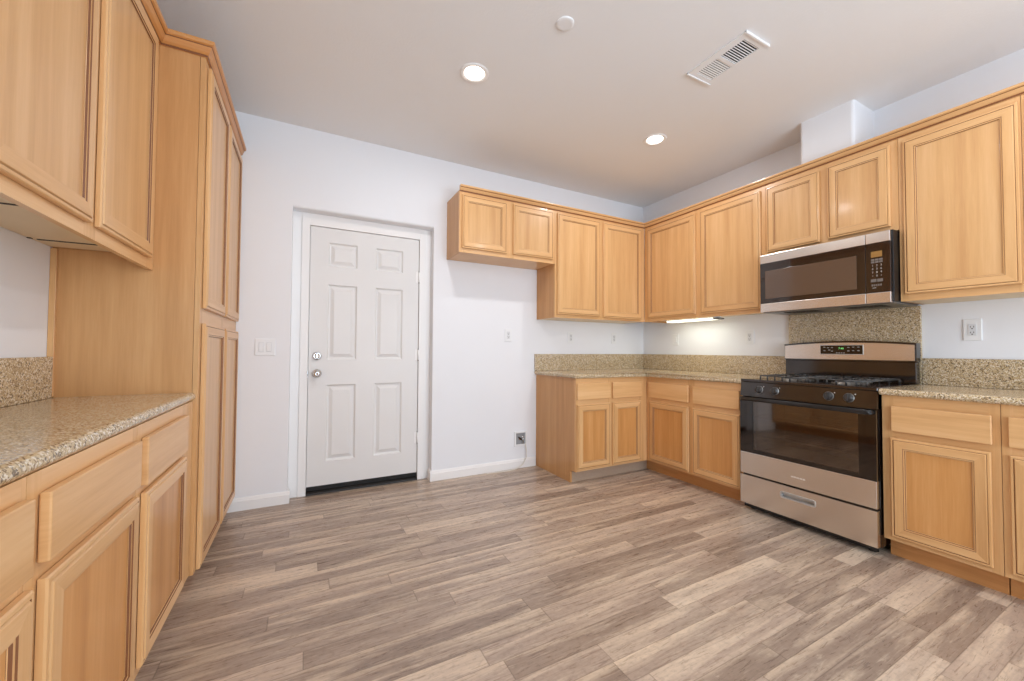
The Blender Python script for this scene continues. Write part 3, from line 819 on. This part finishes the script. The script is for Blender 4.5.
plate('right', 2.840, 1.232, .072, .118, 'r1', 'light_switch', 'single rocker switch beneath the glowing under-cabinet lamp', 'light switch')
plate('right', 2.066, 1.240, .076, .122, 'o', 'wall_outlet', 'white outlet on the right wall left of the granite splash panel', 'outlet')
plate('right', .774, 1.247, .074, .126, 'o', 'wall_outlet', 'white outlet on the right wall right of the microwave', 'outlet')

# refrigerator water box and its tube
t = thing('water_supply_box', 'recessed white water supply box low on the back wall', 'water box', (1.82, YB, .205))
mb = MB(); x0, x1, z0, z1 = 1.752, 1.888, .205, .345; b = .017
for a in ((x0, x1, z0, z0 + b), (x0, x1, z1 - b, z1), (x0, x0 + b, z0 + b, z1 - b), (x1 - b, x1, z0 + b, z1 - b)):
    mb.box(a[0], a[1], YB - .016, YB - .0005, a[2], a[3], PLATE, .002)
mb.build('box_frame', t)
mb = MB(); mb.box(x0 + b, x1 - b, YB - .003, YB - .0005, z0 + b, z1 - b, GREYBOX); mb.build('box_back', t)
mb = MB(); mb.cyl((1.815, YB - .003, .275), (1.815, YB - .016, .275), .012, CHROME, seg=14); mb.tube([(1.795, YB - .017, .292), (1.812, YB - .019, .280), (1.835, YB - .017, .262)], .007, BLACKP, 8); mb.cyl((1.845, YB - .010, .225), (1.845, YB - .010, .300), .007, CHROME, seg=10); mb.build('valve', t)
mb = MB()
pts = [(1.868, YB - .012, .226), (1.872, YB - .024, .19), (1.876, YB - .030, .14), (1.868, YB - .032, .09), (1.835, YB - .034, .045), (1.79, YB - .04, .018), (1.72, YB - .05, .006), (1.62, YB - .055, .005), (1.52, YB - .045, .005), (1.45, YB - .05, .005)]
sm = []
for i in range(len(pts) - 1):
    p0, p1, p2, p3 = [Vector(pts[min(max(j, 0), len(pts) - 1)]) for j in (i - 1, i, i + 1, i + 2)]
    for k in range(4):
        s = k / 4; sm.append(.5 * ((2 * p1) + (p2 - p0) * s + (2 * p0 - 5 * p1 + 4 * p2 - p3) * s * s + (3 * p1 - p0 - 3 * p2 + p3) * s ** 3))
sm.append(Vector(pts[-1])); mb.tube(sm, .0042, HOSE, 8)
tag(mb.build('water_tube'), 'thin white water tube hanging from the box to the floor', 'tube')

# ------------------------------------------------------------------ ceiling fittings
def downlight(x, y, label):
    t = thing('recessed_light', label, 'ceiling light', (x, y, ZC - .01), 'recessed ceiling lights')
    mb = MB(); mb.lathe((x, y, ZC - .0005), (0, 0, -1), [(0, .086), (.004, .085), (.007, .078), (.004, .064), (.001, .0585)], TRIM, 32); mb.build('trim_ring', t)
    mb = MB(); mb.lathe((x, y, ZC - .0015), (0, 0, -1), [(0, .058), (.004, .054), (.008, .04), (.010, .02), (.010, 0)], LAMP, 32); mb.build('lens', t)
    return t
downlight(*DOWN[0], 'lit recessed ceiling light over the floor before the white door')
downlight(*DOWN[1], 'lit recessed ceiling light nearest the far corner cabinets')
mb = MB(); mb.lathe((1.137, 1.607, ZC - .0003), (0, 0, -1), [(0, .046), (.004, .0455), (.006, .043), (.0065, .03), (.0065, 0)], CEIL, 36)
tag(mb.build('ceiling_cover_plate'), 'round blank cover plate on the ceiling', 'cover plate')
v = thing('ceiling_vent', 'white rectangular air vent in the ceiling, half its slats dark', 'vent', (2.09, 1.378, ZC - .012))
vx0, vx1, vy0, vy1 = 1.984, 2.192, 1.200, 1.556
mb = MB(); fz0, fz1 = ZC - .008, ZC - .0005
ix0, ix1 = 2.027, 2.159; ya, yb, yc, yd = 1.236, 1.370, 1.390, 1.522
for a in ((vx0, vx1, vy0, ya), (vx0, vx1, yd, vy1), (vx0, ix0, ya, yd), (ix1, vx1, ya, yd), (ix0, ix1, yb, yc)):
    mb.box(a[0], a[1], a[2], a[3], fz0, fz1, CEIL)
mb.box(vx0, vx1, vy0 - .004, vy0 + .008, fz0 - .006, fz1, TRIM, .002); mb.box(vx0, vx1, vy1 - .008, vy1 + .004, fz0 - .004, fz1, CEIL, .002)
mb.build('vent_frame', v)
mb = MB(); mb.box(ix0, ix1, ya, yd, ZC - .002, ZC - .0004, DUCT_SHADE); mb.build('duct_shade_plate', v)  # dark plate under the ceiling stands for the shade inside the duct
for (y0, y1, w_) in ((ya, yb, .0034), (yc, yd, .0072)):
    n = 10; p_ = (y1 - y0) / n
    for k in range(n):
        yc_ = y0 + (k + .5) * p_; mb = MB()
        mb.prism([(yc_ - w_ / 2, ZC - .0028), (yc_ - w_ / 2, ZC - .0045), (yc_ + w_ / 2, ZC - .0058), (yc_ + w_ / 2, ZC - .0041)], 'x', ix0, ix1, TRIM)
        mb.build('slat', v)

# ------------------------------------------------------------------ under-cabinet lamp
u = thing('undercabinet_light', 'glowing strip light under the wall cabinet left of the microwave', 'light', (3.24, 2.5, 1.388))
mb = MB(); mb.box(3.19, 3.29, 2.235, 2.765, 1.412, 1.434, PLATE, .003); mb.build('housing', u)
mb = MB(); mb.box(3.193, 3.287, 2.26, 2.755, 1.398, 1.4118, TUBEL, .004); mb.build('lens', u)
mb = MB(); mb.box(3.20, 3.28, 2.200, 2.258, 1.398, 1.4118, GREYM, .004); mb.build('end_cap', u)
area_light('undercabinet_lamp', (3.24, 2.5, 1.394), 1.5, (.97, 1.0, .88), .08, .48)

# small bracket under the right wall cabinet
mb = MB(); mb.box(3.13, 3.15, .500, .512, 1.395, 1.4145, GREYM, .002); mb.cyl((3.14, .506, 1.385), (3.14, .506, 1.396), .005, GREYM, seg=10)
tag(mb.build('cabinet_bracket'), 'tiny grey bracket under the wall cabinet at the right edge', 'bracket')
